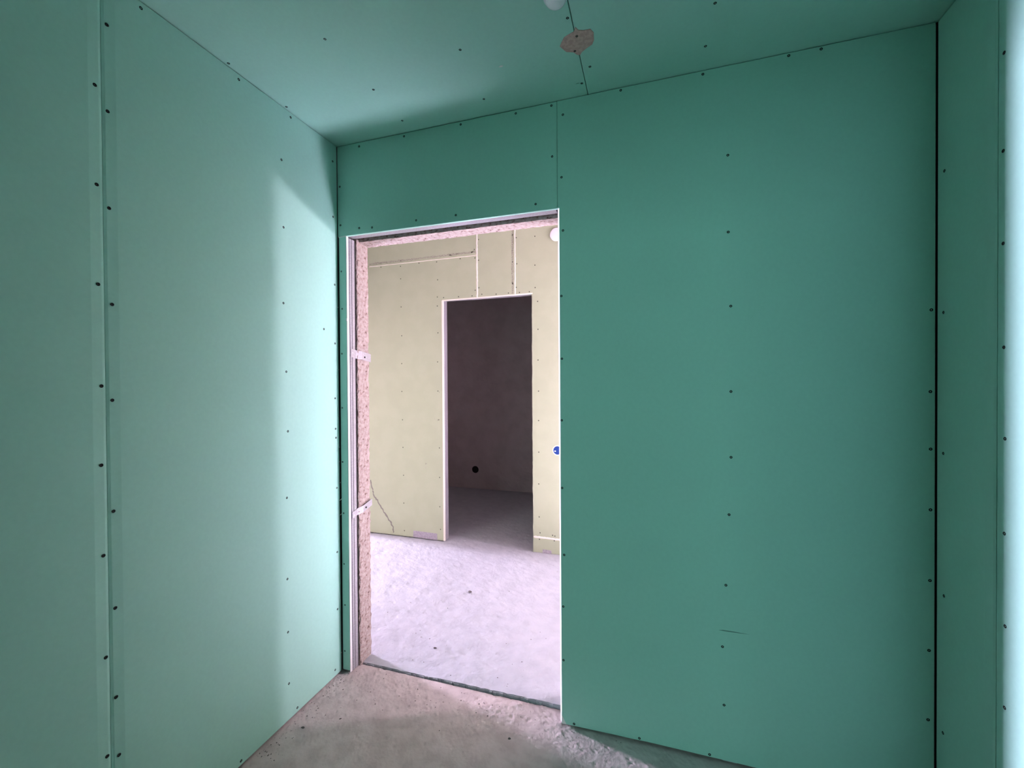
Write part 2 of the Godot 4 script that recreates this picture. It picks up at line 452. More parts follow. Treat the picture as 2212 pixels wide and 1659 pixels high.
func wall_back():
	# the doorway wall: boards, metal framing and, behind a slot, the concrete wall
	var z0 := -0.16; var z1 := -0.085
	var w := wall_root("wall_back", Vector3.ZERO, Vector3.RIGHT, Vector3.UP, Vector3.BACK, [
		[Vector3(-0.1, 2.62, z0), Vector3(W + 0.1, HALL + 0.05, z1)],
		[Vector3(1.118, -0.1, z0), Vector3(HR + 0.1, 2.62, z1)]], M.concrete)
	structure(w, "deep green plasterboard wall with a rough unfinished doorway through concrete", "wall")
	# concrete reveal and lintel, their arrises chipped
	var st := begin()
	var en := noise(201, 25.0, 3); var en2 := noise(202, 60.0, 3)
	var ny := 150
	var xj := func(y: float, z: float) -> float:
		return 0.058 + 0.004 * en.get_noise_2d(y, z * 3.0) + 0.0022 * en2.get_noise_2d(y, z) + (0.006 if z > -0.069 or z < z0 + 0.001 else 0.0) * (-0.5 + en2.get_noise_2d(y * 2.0, 5.0))
	var zc := [z1, z1 - 0.006, z1 - 0.025, z1 - 0.05, z0 + 0.006, z0]
	var zj := -0.068
	var zd := [zj, zj - 0.006, zj - 0.025, zj - 0.05, z0 + 0.006, z0]
	for i in ny:
		var ya := -0.02 + 2.18 * i / ny; var yb := -0.02 + 2.18 * (i + 1) / ny
		for k in zd.size() - 1:
			quad(st, Vector3(xj.call(ya, zd[k]), ya, zd[k]), Vector3(xj.call(yb, zd[k]), yb, zd[k]), Vector3(xj.call(yb, zd[k + 1]), yb, zd[k + 1]), Vector3(xj.call(ya, zd[k + 1]), ya, zd[k + 1]), Vector3(1, 0, 0))
		quad(st, Vector3(xj.call(ya, zj), ya, zj), Vector3(xj.call(yb, zj), yb, zj), Vector3(-0.1, yb, zj), Vector3(-0.1, ya, zj), Vector3(0, 0, 1))
		quad(st, Vector3(xj.call(ya, z0), ya, z0), Vector3(xj.call(yb, z0), yb, z0), Vector3(HL - 0.1, yb, z0), Vector3(HL - 0.1, ya, z0), Vector3(0, 0, -1))
	put("concrete_jamb", st, M.concrete, w)
	st = begin()
	var yl := func(x: float, z: float) -> float:
		var drop := -0.005 * clampf((z1 - z) / (z1 - z0), 0.0, 1.0)
		if z < z0 + 0.001:
			drop += (0.007 * clampf((x - 0.66) / 0.04, 0.0, 1.0) + 0.003 * en.get_noise_2d(x, 3.0) + 0.004 * maxf(en2.get_noise_2d(x, 1.0), 0.0)) * (1.0 if x > 0.6 else 0.3)
		return 2.148 + drop + 0.0018 * en.get_noise_2d(x, z * 3.0)
	var nx := 110
	for i in nx:
		var xa := 0.03 + 1.12 * i / nx; var xb := 0.03 + 1.12 * (i + 1) / nx
		for k in zc.size() - 1:
			quad(st, Vector3(xa, yl.call(xa, zc[k]), zc[k]), Vector3(xb, yl.call(xb, zc[k]), zc[k]), Vector3(xb, yl.call(xb, zc[k + 1]), zc[k + 1]), Vector3(xa, yl.call(xa, zc[k + 1]), zc[k + 1]), Vector3(0, -1, 0))
		for z in [z0, z1]:
			quad(st, Vector3(xa, yl.call(xa, z), z), Vector3(xb, yl.call(xb, z), z), Vector3(xb, 2.65, z), Vector3(xa, 2.65, z), Vector3(0, 0, -1 if z == z0 else 1))
	for s in [[HL - 0.1, 0.04], [1.1, 1.13]]:
		quad(st, Vector3(s[0], 2.15, z0), Vector3(s[1], 2.15, z0), Vector3(s[1], 2.65, z0), Vector3(s[0], 2.65, z0), Vector3(0, 0, -1))
	quad(st, Vector3(HL - 0.1, 2.62, z0), Vector3(0, 2.62, z0), Vector3(0, HALL + 0.05, z0), Vector3(HL - 0.1, HALL + 0.05, z0), Vector3(0, 0, -1))
	quad(st, Vector3(-0.1, 2.148, z1), Vector3(0.04, 2.148, z1), Vector3(0.04, 2.65, z1), Vector3(-0.1, 2.65, z1), Vector3(0, 0, 1))
	put("concrete_lintel", st, M.concrete, w)
	# light-gauge framing behind the boards
	st = begin()
	stud(st, 0.0495, -0.055, 0.0, 2.15)
	put("metal_stud", st, M.zinc, w).set_meta("label", "grooved galvanised stud edging the doorway")
	st = begin()
	box(st, Vector3(1.104, 0.0, -0.0625), Vector3(1.15, 2.15, -T - 0.0002), 0.001)
	put("metal_stud", st, M.zinc, w)
	st = begin()
	box(st, Vector3(0.0, 2.1585, -0.0625), Vector3(1.09, 2.20, -T - 0.0002), 0.001)
	put("metal_track", st, M.zinc, w).set_meta("label", "grey metal head track above the doorway")
	for x in [1.72, 2.31]:
		st = begin()
		box(st, Vector3(x, 0.0, -0.0625), Vector3(x + 0.05, H, -T - 0.0002))
		put("metal_stud", st, M.zinc, w)
	st = begin()
	box(st, Vector3(1.13, -0.03, -0.06), Vector3(W, 0.06, -0.028))
	put("floor_track", st, M.backing, w)
	# the big sheet beside the doorway, its cut edge showing white gypsum
	var big := shaped_board(w, [Vector2(1.1085, 0.004), Vector2(1.20, 0.0065), Vector2(1.32, 0.0095), Vector2(1.39, 0.010), Vector2(1.45, 0.0125), Vector2(W - 0.0055, 0.014), Vector2(W - 0.0055, H - 0.003), Vector2(1.1022, H - 0.003), Vector2(1.1022, 2.156), Vector2(1.1085, 2.156)], M.green)
	screws(big, [Vector2(1.126, 2.537), Vector2(1.119, 2.281), Vector2(1.124, 2.061), Vector2(1.116, 1.791), Vector2(1.117, 1.531), Vector2(1.115, 1.275), Vector2(1.115, 0.993), Vector2(1.122, 0.714), Vector2(1.117, 0.497), Vector2(1.117, 0.272), Vector2(1.160, 0.014)])
	screws(big, [Vector2(1.741, 2.269), Vector2(1.742, 1.986), Vector2(1.750, 1.712), Vector2(1.750, 1.396), Vector2(1.750, 1.152), Vector2(1.743, 0.938), Vector2(1.732, 0.673), Vector2(1.720, 0.440), Vector2(1.725, 0.221)])
	screws(big, [Vector2(1.420, 0.019), Vector2(1.675, 0.021), Vector2(1.358, 2.588), Vector2(1.657, 2.585), Vector2(1.937, 2.588), Vector2(2.035, 2.588)])
	screws(big, [Vector2(2.343, 1.665), Vector2(2.341, 1.397), Vector2(2.342, 1.208), Vector2(2.342, 1.008), Vector2(2.341, 0.774), Vector2(2.339, 0.542), Vector2(2.337, 0.311)])
	st = begin()
	# sloping raw edge beside the opening, chipped off at its foot
	var ye := [0.004, 0.03, 0.06, 0.4, 0.8, 1.2, 1.6, 2.156]
	var xo := [0.0095, 0.006, 0.0, 0.0005, 0.0, 0.0006, 0.0, 0.0]
	for i in ye.size() - 1:
		var a: float = ye[i]; var b: float = ye[i + 1]
		quad(st, Vector3(1.1008, a, -T), Vector3(1.1008, b, -T), Vector3(1.1088 + xo[i + 1], b, 0.0003), Vector3(1.1088 + xo[i], a, 0.0003), Vector3(-1, 0, 1))
	quad(st, Vector3(1.1008, 0.004, -T), Vector3(1.1185, 0.004, 0.0004), Vector3(1.1185, 0.004, -T), Vector3(1.11, 0.004, -T), Vector3(0, -1, 0))
	var edge := put("gypsum_edge", st, M.gypsum, big)
	edge.position = -big.position
	edge.set_meta("label", "bare white cut edge of the board")
	st = begin()
	prism(st, PackedVector2Array([Vector2(1.1085, 0.0042), Vector2(1.128, 0.0048), Vector2(1.1165, 0.026), Vector2(1.1085, 0.040)]), -0.001, 0.0008)
	var br := put("broken_corner", st, M.gypsum, big)
	br.position = -big.position
	br.set_meta("label", "broken white corner at the board's foot")
	st = begin()
	var sc := PackedVector2Array([Vector2(1.706, 0.500), Vector2(1.735, 0.4995), Vector2(1.81, 0.5015), Vector2(1.76, 0.5035), Vector2(1.722, 0.5035)])
	prism(st, sc, -0.0005, 0.0004)
	put("scratch", st, M.scuff, big).position = -big.position
	# the sheet over the doorway
	var over := board(w, 0.0008, 1.1005, 2.155, H - 0.003)
	screws(over, [Vector2(0.378, 2.582), Vector2(0.666, 2.583), Vector2(0.923, 2.582), Vector2(1.078, 2.584), Vector2(1.080, 2.373), Vector2(1.008, 2.185), Vector2(0.639, 2.184), Vector2(0.438, 2.185), Vector2(0.126, 2.185), Vector2(0.199, 2.179), Vector2(0.017, 2.211), Vector2(0.130, 2.578), Vector2(0.015, 2.40)])
	st = begin()
	var pe := noise(211, 40.0, 3)
	for i in 60:
		var xa := 0.05 + 1.052 * i / 60.0; var xb := 0.05 + 1.052 * (i + 1) / 60.0
		var da := 0.0035 + 0.002 * pe.get_noise_1d(xa); var db := 0.0035 + 0.002 * pe.get_noise_1d(xb)
		quad(st, Vector3(xa, 2.1548, -T), Vector3(xb, 2.1548, -T), Vector3(xb, 2.1548 + db, 0.0004), Vector3(xa, 2.1548 + da, 0.0004), Vector3(0, -1, 1))
		quad(st, Vector3(xa, 2.1548 + da, 0.0004), Vector3(xb, 2.1548 + db, 0.0004), Vector3(xb, 2.1550 + db, 0.0), Vector3(xa, 2.1550 + da, 0.0), Vector3(0, 1, 1))
	edge = put("gypsum_edge", st, M.gypsum, over)
	edge.position = -over.position
	edge.set_meta("label", "bare white cut edge over the doorway")
	# the narrow strip between doorway and corner
	var strip := board(w, 0.0065, 0.0475, 0.012, 2.152)
	screws(strip, [Vector2(0.019, 1.984), Vector2(0.022, 1.800), Vector2(0.018, 1.579), Vector2(0.017, 1.312), Vector2(0.016, 1.044), Vector2(0.019, 0.790), Vector2(0.019, 0.538), Vector2(0.022, 0.334), Vector2(0.018, 0.104)], 0.85)
	st = begin()
	box(st, Vector3(0.0475, 0.003, -T), Vector3(0.0515, 2.154, 0.0006), 0.0008)
	edge = put("gypsum_edge", st, M.gypsum, strip)
	edge.position = -strip.position
	edge.set_meta("label", "bare white cut edge of the strip")
	st = begin()
	prism(st, PackedVector2Array([Vector2(0.006, 2.150), Vector2(0.03, 2.1515), Vector2(0.0475, 2.1525), Vector2(0.0475, 2.1565), Vector2(0.02, 2.1545), Vector2(0.006, 2.1535)]), -0.001, 0.001)
	put("paper_shred", st, M.gypsum, strip).position = -strip.position
	st = begin()
	box(st, Vector3(0.046, 1.738, -0.002), Vector3(0.053, 1.752, 0.004), 0.001)
	var chip := put("gypsum_chip", st, M.gypsum, strip)
	chip.position = -strip.position
	# perforated straps that tie the stud to the concrete
	strap(w, 1.585, 1.563, 0.021)
	strap(w, 0.772, 0.806, 0.017)

func stud(st: SurfaceTool, x: float, depth: float, y0: float, y1: float):
	# the stud's web with its two stiffening grooves, facing the opening (+x)
	var zs := [-T - 0.0002, -0.017, -0.0195, -0.0225, -0.025, -0.033, -0.0355, -0.0385, -0.041, -0.058, -0.0625]
	var xs := [0.0, 0.0, -0.003, -0.003, 0.0, 0.0, -0.003, -0.003, 0.0, 0.0, -0.0015]
	for i in zs.size() - 1:
		quad(st, Vector3(x + xs[i], y0, zs[i]), Vector3(x + xs[i + 1], y0, zs[i + 1]), Vector3(x + xs[i + 1], y1, zs[i + 1]), Vector3(x + xs[i], y1, zs[i]), Vector3(1, 0, 0))
	# flanges
	quad(st, Vector3(x, y0, zs[0]), Vector3(x, y1, zs[0]), Vector3(x - 0.048, y1, zs[0]), Vector3(x - 0.048, y0, zs[0]), Vector3(0, 0, 1))
	quad(st, Vector3(x, y0, -0.0625), Vector3(x, y1, -0.0625), Vector3(x - 0.048, y1, -0.0625), Vector3(x - 0.048, y0, -0.0625), Vector3(0, 0, -1))

func strap(w: Node3D, ya: float, yb: float, half: float):
	# from the stud's web (z -0.02) across the slot and flat over the concrete to its far arris
	var pts := [Vector3(0.0515, ya, -0.024), Vector3(0.0525, lerpf(ya, yb, 0.3), -0.062), Vector3(0.066, lerpf(ya, yb, 0.5), -0.092), Vector3(0.0675, lerpf(ya, yb, 0.7), -0.115), Vector3(0.0668, yb, -0.163)]
	var st := begin()
	for i in pts.size() - 1:
		var a: Vector3 = pts[i]; var b: Vector3 = pts[i + 1]
		var up := Vector3(0, half, 0)
		var n := Vector3(0.001, 0, 0)
		quad(st, a - up, a + up, b + up, b - up, Vector3(1, 0, 0))
		quad(st, a - up - n, a + up - n, b + up - n, b - up - n, Vector3(-1, 0, 0))
		quad(st, a + up, a + up - n, b + up - n, b + up, Vector3(0, 1, 0))
		quad(st, a - up, a - up - n, b - up - n, b - up, Vector3(0, -1, 0))
	var o := put("fixing_strap", st, M.zinc, w)
	for q in [[pts[0] + Vector3(0.0008, 0, -0.012), M.gypsum, 0.9], [pts[3] + Vector3(0.001, -0.004, 0.004), M.screw, 1.0]]:
		var s := obj("screw", screw_mesh, q[1], o)
		s.position = q[0]
		s.rotation = Vector3(0, PI / 2, 0)
		s.scale = Vector3.ONE * q[2]

func wall_right():
	# u = z
	var w := wall_root("wall_right", Vector3(W, 0, 0), Vector3(0, 0, 1), Vector3(0, 1, 0), Vector3(-1, 0, 0), [[Vector3(-0.08, -0.1, -0.16), Vector3(D + 0.1, H + 0.1, -T - 0.0005)]], M.backing)
	structure(w, "narrow stretch of green plasterboard wall past a black corner gap, one seam, washed pale blue by daylight", "wall")
	var a := board(w, 0.001, 0.247, 0.006, H - 0.003, false, true)
	screws(a, [Vector2(0.032, 1.651), Vector2(0.038, 0.744), Vector2(0.033, 1.2), Vector2(0.035, 2.1), Vector2(0.035, 0.3)])
	var b := board(w, 0.2495, 1.447, 0.006, H - 0.003, true, true)
	screws(b, [Vector2(0.273, 2.043), Vector2(0.274, 1.798), Vector2(0.278, 1.522), Vector2(0.283, 1.280), Vector2(0.282, 1.028), Vector2(0.286, 0.783), Vector2(0.285, 0.565), Vector2(0.28, 0.3), Vector2(0.275, 2.3)])
	for k in 8:
		screws(b, [Vector2(0.85, 0.2 + k * 0.3)])
	board(w, 1.45, 2.647, 0.006, H - 0.003, true, true)
	board(w, 2.65, D + 0.05, 0.006, H - 0.003, true, false)

func wall_front():
	# behind the viewer; x runs backwards. A doorway in it gives on a room with a window.
	var w := wall_root("wall_front", Vector3(W, 0, D), Vector3(-1, 0, 0), Vector3(0, 1, 0), Vector3(0, 0, -1), [
		[Vector3(-0.12, -0.1, -0.16), Vector3(W - 1.75, H + 0.1, -T - 0.0005)], [Vector3(W - 1.05, -0.1, -0.16), Vector3(W + 0.12, H + 0.1, -T - 0.0005)],
		[Vector3(W - 1.75, 1.95, -0.16), Vector3(W - 1.05, H + 0.1, -T - 0.0005)], [Vector3(W - 1.75, -0.1, -0.16), Vector3(W - 1.05, 0.0, -T)]], M.backing)
	structure(w, "green plasterboard wall facing the doorway", "wall")
	board(w, 0.003, W - 1.75, 0.006, H - 0.003)
	board(w, W - 1.75, W - 1.05, 1.95, H - 0.003)
	board(w, W - 1.05, W - 0.003, 0.006, H - 0.003)
	var z := D + 0.16
	var q := wall_root("wall_rear_room", Vector3.ZERO, Vector3.RIGHT, Vector3.UP, Vector3.BACK, [
		[Vector3(-0.3, -0.1, z), Vector3(-0.15, H + 0.1, 5.2)], [Vector3(2.6, -0.1, z), Vector3(2.75, H + 0.1, 5.2)],
		[Vector3(-0.3, -0.15, D + 0.1), Vector3(2.75, 0.0, 5.2)], [Vector3(-0.3, H, z - 0.05), Vector3(2.75, H + 0.1, 5.2)],
		[Vector3(-0.3, -0.1, 5.0), Vector3(1.0, H, 5.2)], [Vector3(1.8, -0.1, 5.0), Vector3(2.75, H, 5.2)],
		[Vector3(1.0, -0.1, 5.0), Vector3(1.8, 0.9, 5.2)], [Vector3(1.0, 1.9, 5.0), Vector3(1.8, H, 5.2)],
		[Vector3(-0.3, -0.1, z - 0.05), Vector3(-0.1, H + 0.1, z)], [Vector3(W + 0.1, -0.1, z - 0.05), Vector3(2.75, H + 0.1, z)]], M.blockwork)
	structure(q, "bare block walls of the room that the second doorway gives on", "wall")

func ceiling():
	# v = z
	var w := wall_root("ceiling", Vector3(0, H, 0), Vector3(1, 0, 0), Vector3(0, 0, 1), Vector3(0, -1, 0), [[Vector3(-0.1, -0.08, -0.16), Vector3(W + 0.1, D + 0.1, -T - 0.0005)]], M.backing)
	structure(w, "green plasterboard ceiling with one seam, dark screws and a putty patch", "ceiling")
	var a := board(w, -0.006, 1.2275, -0.006, D + 0.02)
	screws(a, [Vector2(0.011, 0.580), Vector2(0.011, 0.319), Vector2(0.422, 0.561), Vector2(0.836, 0.375), Vector2(0.423, 0.295), Vector2(0.818, 0.104), Vector2(0.420, 0.082), Vector2(1.217, 0.388), Vector2(1.215, 0.071), Vector2(0.83, 0.66), Vector2(0.42, 0.85)])
	var b := board(w, 1.2305, W + 0.006, -0.006, D + 0.02)
	screws(b, [Vector2(1.257, 0.151), Vector2(1.659, 0.300), Vector2(1.652, 0.123), Vector2(1.25, 0.47), Vector2(1.656, 0.55), Vector2(2.05, 0.3), Vector2(2.05, 0.6)])
	var rim := PackedVector2Array([Vector2(1.235, 0.347), Vector2(1.243, 0.331), Vector2(1.259, 0.325), Vector2(1.281, 0.323), Vector2(1.290, 0.306), Vector2(1.287, 0.271), Vector2(1.279, 0.255), Vector2(1.260, 0.245), Vector2(1.239, 0.231), Vector2(1.232, 0.219), Vector2(1.222, 0.223), Vector2(1.211, 0.239), Vector2(1.186, 0.250), Vector2(1.170, 0.281), Vector2(1.181, 0.300), Vector2(1.192, 0.316), Vector2(1.213, 0.325), Vector2(1.228, 0.330)])
	var st := begin()
	blob(st, rim, 0.0022)
	var p := put("putty_patch", st, M.putty, w)
	p.set_meta("label", "dried beige putty patch over the ceiling seam")
	for q in [Vector2(1.234, 0.309), Vector2(1.217, 0.246)]:
		var s := obj("screw", screw_mesh, M.screw, p)
		s.position = Vector3(q.x, q.y, 0.0021)
		s.scale = Vector3.ONE * 0.9
	# flecks of splashed gypsum
	for q in [Vector3(0.945, 0.256, 0.006), Vector3(1.06, 0.215, 0.004), Vector3(1.10, 0.205, 0.005), Vector3(1.20, 0.075, 0.005)]:
		st = begin()
		var r := PackedVector2Array()
		for i in 9:
			var t := TAU * i / 9.0
			r.append(Vector2(q.x + cos(t) * q.z * rng.randf_range(0.7, 1.6), q.y + sin(t) * q.z * rng.randf_range(0.3, 0.7)))
		blob(st, r, 0.0012)
		put("gypsum_splash", st, M.gypsum if q.z > 0.0055 else M.green, w)

func blob(st: SurfaceTool, rim: PackedVector2Array, thick: float):
	var c := Vector2.ZERO
	for q in rim:
		c += q / rim.size()
	var rings := [[1.0, -0.0003], [0.985, thick * 0.55], [0.9, thick * 0.9], [0.6, thick], [0.0, thick * 0.95]]
	for k in rings.size() - 1:
		for i in rim.size():
			var a := rim[i] - c; var b := rim[(i + 1) % rim.size()] - c
			var r0: Array = rings[k]; var r1: Array = rings[k + 1]
			var p := [Vector3(c.x + a.x * r0[0], c.y + a.y * r0[0], r0[1]), Vector3(c.x + b.x * r0[0], c.y + b.y * r0[0], r0[1]), Vector3(c.x + b.x * r1[0], c.y + b.y * r1[0], r1[1]), Vector3(c.x + a.x * r1[0], c.y + a.y * r1[0], r1[1])]
			if r1[0] > 0.0:
				quad(st, p[0], p[1], p[2], p[3], Vector3(0, 0, 1))
			else:
				tri(st, p[0], p[1], p[2], Vector3(0, 0, 1))

# ====================================================================== hall
func hall_shell():
	var w := wall_root("ceiling", Vector3(0, HALL, 0), Vector3(1, 0, 0), Vector3(0, 0, 1), Vector3(0, -1, 0), [[Vector3(HL - 0.15, -3.8, -0.15), Vector3(HR + 0.15, -0.09, 0.0)]], M.blockwork)
	structure(w, "raw concrete ceiling of the hall, hidden above the doorway", "ceiling")
	# end walls, each with the opening of its window left free
	var e := wall_root("wall_hall_left", Vector3(HL, 0, 0), Vector3(0, 0, -1), Vector3(0, 1, 0), Vector3(1, 0, 0), [
		[Vector3(-0.1, -0.1, -0.2), Vector3(1.55, HALL, 0)], [Vector3(2.05, -0.1, -0.2), Vector3(3.2, HALL, 0)],
		[Vector3(1.55, -0.1, -0.2), Vector3(2.05, 0.10, 0)], [Vector3(1.55, 1.80, -0.2), Vector3(2.05, HALL, 0)],
		[Vector3(3.0, -0.1, -0.2), Vector3(3.2, HALL, 4.7)]], M.clinker)
	var g := wall_root("wall_partition", Vector3(-1.5, 0, 0), Vector3(0, 0, -1), Vector3(0, 1, 0), Vector3(1, 0, 0), [
		[Vector3(0.15, -0.1, -0.1), Vector3(0.35, HALL, 0)], [Vector3(1.64, -0.1, -0.1), Vector3(3.2, HALL, 0)], [Vector3(0.35, 2.12, -0.1), Vector3(1.64, HALL, 0)]], M.clinker)
	structure(g, "block partition with an open doorway at the end of the hall", "wall")
	structure(e, "end wall of the hall with a tall window", "wall")
	var f := wall_root("wall_hall_right", Vector3(HR, 0, 0), Vector3(0, 0, 1), Vector3(0, 1, 0), Vector3(-1, 0, 0), [
		[Vector3(-1.8, -0.1, -0.2), Vector3(-1.235, HALL, 0)], [Vector3(-1.065, -0.1, -0.2), Vector3(-0.955, HALL, 0)],
		[Vector3(-0.785, 1.55, -0.2), Vector3(-0.36, HALL, 0)], [Vector3(-0.36, -0.1, -0.2), Vector3(0.1, HALL, 0)],
		[Vector3(-1.235, -0.1, -0.2), Vector3(-1.065, 1.61, 0)], [Vector3(-1.235, 1.87, -0.2), Vector3(-1.065, HALL, 0)],
		[Vector3(-0.955, 1.55, -0.2), Vector3(-0.785, 1.61, 0)], [Vector3(-0.955, 1.87, -0.2), Vector3(-0.785, HALL, 0)],
		[Vector3(-0.955, -0.1, -0.2), Vector3(-0.36, 0.09, 0)]], M.blockwork)
	structure(f, "end wall of the hall with one sunny window and two small panes", "wall")

func wall_far():
	var z0 := -0.075
	var w := wall_root("wall_far", Vector3(0, 0, FAR), Vector3.RIGHT, Vector3.UP, Vector3.BACK, [
		[Vector3(-1.40, -0.1, z0), Vector3(-0.30, HALL, -T - 0.0005)],
		[Vector3(0.552, -0.1, z0), Vector3(HR + 0.1, HALL, -T - 0.0005)],
		[Vector3(-0.30, 2.165, z0), Vector3(0.552, HALL, -T - 0.0005)]], M.backing)
	structure(w, "cream plasterboard wall across the hall, with a dark closet opening", "wall")
	var p1 := shaped_board(w, [Vector2(-1.35, 0.012), Vector2(-0.285, 0.012), Vector2(-0.285, 2.152), Vector2(0.0435, 2.158), Vector2(0.0435, 2.524), Vector2(-1.35, 2.517)], M.cream)
	screws(p1, [Vector2(-0.712, 2.381), Vector2(-0.335, 2.343), Vector2(-0.710, 2.123), Vector2(-0.706, 1.858), Vector2(-0.708, 1.602), Vector2(-0.336, 1.870), Vector2(-0.341, 1.611), Vector2(-0.339, 2.190), Vector2(-0.277, 2.181), Vector2(-0.132, 2.179), Vector2(-0.003, 2.178), Vector2(0.027, 2.225), Vector2(0.026, 2.504), Vector2(-0.114, 2.510), Vector2(-0.343, 2.503), Vector2(-0.521, 2.508), Vector2(-0.713, 2.496), Vector2(-0.922, 2.506), Vector2(-0.340, 2.110)])
	screws(p1, [Vector2(-0.709, 1.346), Vector2(-0.706, 1.085), Vector2(-0.703, 0.830), Vector2(-0.699, 0.573), Vector2(-0.699, 0.316), Vector2(-0.695, 0.061), Vector2(-0.340, 1.350), Vector2(-0.334, 1.093), Vector2(-0.330, 0.841), Vector2(-0.330, 0.576), Vector2(-0.330, 0.313), Vector2(-0.325, 0.110)])
	var p2 := shaped_board(w, [Vector2(-1.35, 2.521), Vector2(0.0435, 2.528), Vector2(0.0435, HALL), Vector2(-1.35, HALL)], M.cream)
	screws(p2, [Vector2(-0.710, 2.546), Vector2(0.021, 2.578)])
	var p3 := shaped_board(w, [Vector2(0.0465, 2.158), Vector2(0.385, 2.162), Vector2(0.388, HALL), Vector2(0.0475, HALL)], M.cream)
	screws(p3, [Vector2(0.061, 2.244), Vector2(0.088, 2.186), Vector2(0.219, 2.178), Vector2(0.330, 2.180), Vector2(0.367, 2.439), Vector2(0.060, 2.481), Vector2(0.061, 2.659)])
	var p4 := shaped_board(w, [Vector2(0.535, 0.139), Vector2(1.7, 0.130), Vector2(1.7, HALL), Vector2(0.3905, HALL), Vector2(0.388, 2.163), Vector2(0.535, 2.165)], M.cream)
	screws(p4, [Vector2(0.427, 2.178), Vector2(0.513, 2.178), Vector2(0.563, 2.209), Vector2(0.562, 2.395), Vector2(0.563, 2.633), Vector2(0.405, 2.420), Vector2(0.400, 2.223), Vector2(0.402, 2.639), Vector2(0.583, 2.094), Vector2(0.585, 1.863), Vector2(0.584, 1.609)])
	screws(p4, [Vector2(0.587, 1.351), Vector2(0.586, 1.107), Vector2(0.586, 0.845), Vector2(0.584, 0.580), Vector2(0.586, 0.306), Vector2(0.593, 0.174), Vector2(0.699, 0.164), Vector2(0.718, 0.160)])
	var p5 := shaped_board(w, [Vector2(0.535, 0.010), Vector2(1.7, 0.010), Vector2(1.7, 0.127), Vector2(0.535, 0.135)], M.cream)
	screws(p5, [Vector2(0.587, 0.120), Vector2(0.713, 0.121)])
	shaped_board(w, [Vector2(1.703, 0.012), Vector2(2.9, 0.012), Vector2(2.9, HALL), Vector2(1.703, HALL)], M.cream)
	# beads of white filler run along the joints
	bead(w, Vector2(0.045, 2.16), Vector2(0.0445, 2.80), 0.0075, 301)
	bead(w, Vector2(0.388, 2.165), Vector2(0.3895, 2.80), 0.006, 302)
	bead(w, Vector2(0.537, 0.137), Vector2(0.9, 0.131), 0.0085, 303)
	bead(w, Vector2(-1.05, 2.5195), Vector2(0.035, 2.5255), 0.0035, 304)
	# grey smears of old filler beside them
	smear(w, Vector2(-1.05, 2.543), Vector2(0.036, 2.556), 0.012, 311)
	smear(w, Vector2(0.366, 2.17), Vector2(0.368, 2.80), 0.011, 312)
	# grey metal showing where the boards stop short of the floor
	for q in [[-0.604, -0.357, 0.012, 0.072], [0.612, 0.690, 0.010, 0.040]]:
		var st := begin()
		prism(st, PackedVector2Array([Vector2(q[0], q[2]), Vector2(q[1], q[2] - 0.002), Vector2(q[1] - 0.002, q[3] - 0.003), Vector2(q[0] + 0.004, q[3])]), -0.001, 0.0009)
		put("metal_track", st, M.track_grey, w).set_meta("label", "grey metal strip exposed at the foot of the wall")
	# the crack that runs down to the floor
	var cr := [Vector2(-1.06, 0.50), Vector2(-1.035, 0.42), Vector2(-1.023, 0.358), Vector2(-0.986, 0.318), Vector2(-0.937, 0.248), Vector2(-0.895, 0.188), Vector2(-0.847, 0.134), Vector2(-0.817, 0.079), Vector2(-0.805, 0.014)]
	var up := PackedVector2Array(); var dn := PackedVector2Array()
	for i in cr.size() - 1:
		for k in 4:
			var q: Vector2 = cr[i].lerp(cr[i + 1], k / 4.0) + Vector2(rng.randf_range(-0.005, 0.005), rng.randf_range(-0.005, 0.005))
			var wd := rng.randf_range(0.004, 0.0085)
			up.append(q + Vector2(wd, wd)); dn.append(q - Vector2(wd, wd) * 0.6)
	dn.reverse()
	up.append_array(dn)
	var stc := begin()
	prism(stc, up, -0.0005, 0.0004)
	put("crack", stc, M.dark_mark, p1).position = -p1.position
	# scuffs
	for q in [Vector3(-0.465, 0.69, 0.013), Vector3(-0.345, 1.09, 0.01), Vector3(-0.375, 1.10, 0.006), Vector3(-0.33, 1.34, 0.009), Vector3(-0.47, 0.655, 0.008)]:
		var st := begin()
		var r := PackedVector2Array()
		for i in 10:
			var t := TAU * i / 10.0
			r.append(Vector2(q.x + cos(t) * q.z * rng.randf_range(0.3, 0.7), q.y + sin(t) * q.z * rng.randf_range(0.5, 1.1)))
		prism(st, r, -0.0005, 0.0004)
		put("scuff", st, M.smear, p1).position = -p1.position
	# lining of the closet opening: bare board edges, then the stud
	var sl := begin()
	box(sl, Vector3(-0.2965, 0.01, -T), Vector3(-0.281, 2.156, 0.0015), 0.0012)
	put("gypsum_edge", sl, M.filler, w)
	sl = begin()
	box(sl, Vector3(-0.30, 0.01, z0), Vector3(-0.2815, 2.16, -T - 0.0003), 0.001)
	put("metal_stud", sl, M.zinc, w)
	sl = begin()
	prism(sl, PackedVector2Array([Vector2(-0.29, 2.150), Vector2(0.54, 2.158), Vector2(0.54, 2.168), Vector2(-0.29, 2.160)]), -T, 0.0012)
	put("gypsum_edge", sl, M.filler, w)
	sl = begin()
	box(sl, Vector3(-0.30, 2.157, z0), Vector3(0.54, 2.168, -T - 0.0003), 0.001)
	put("metal_track", sl, M.zinc, w)
	# ragged mortar at the cut edge on the other side of the opening
	var rn := noise(321, 12.0, 3)
	sl = begin()
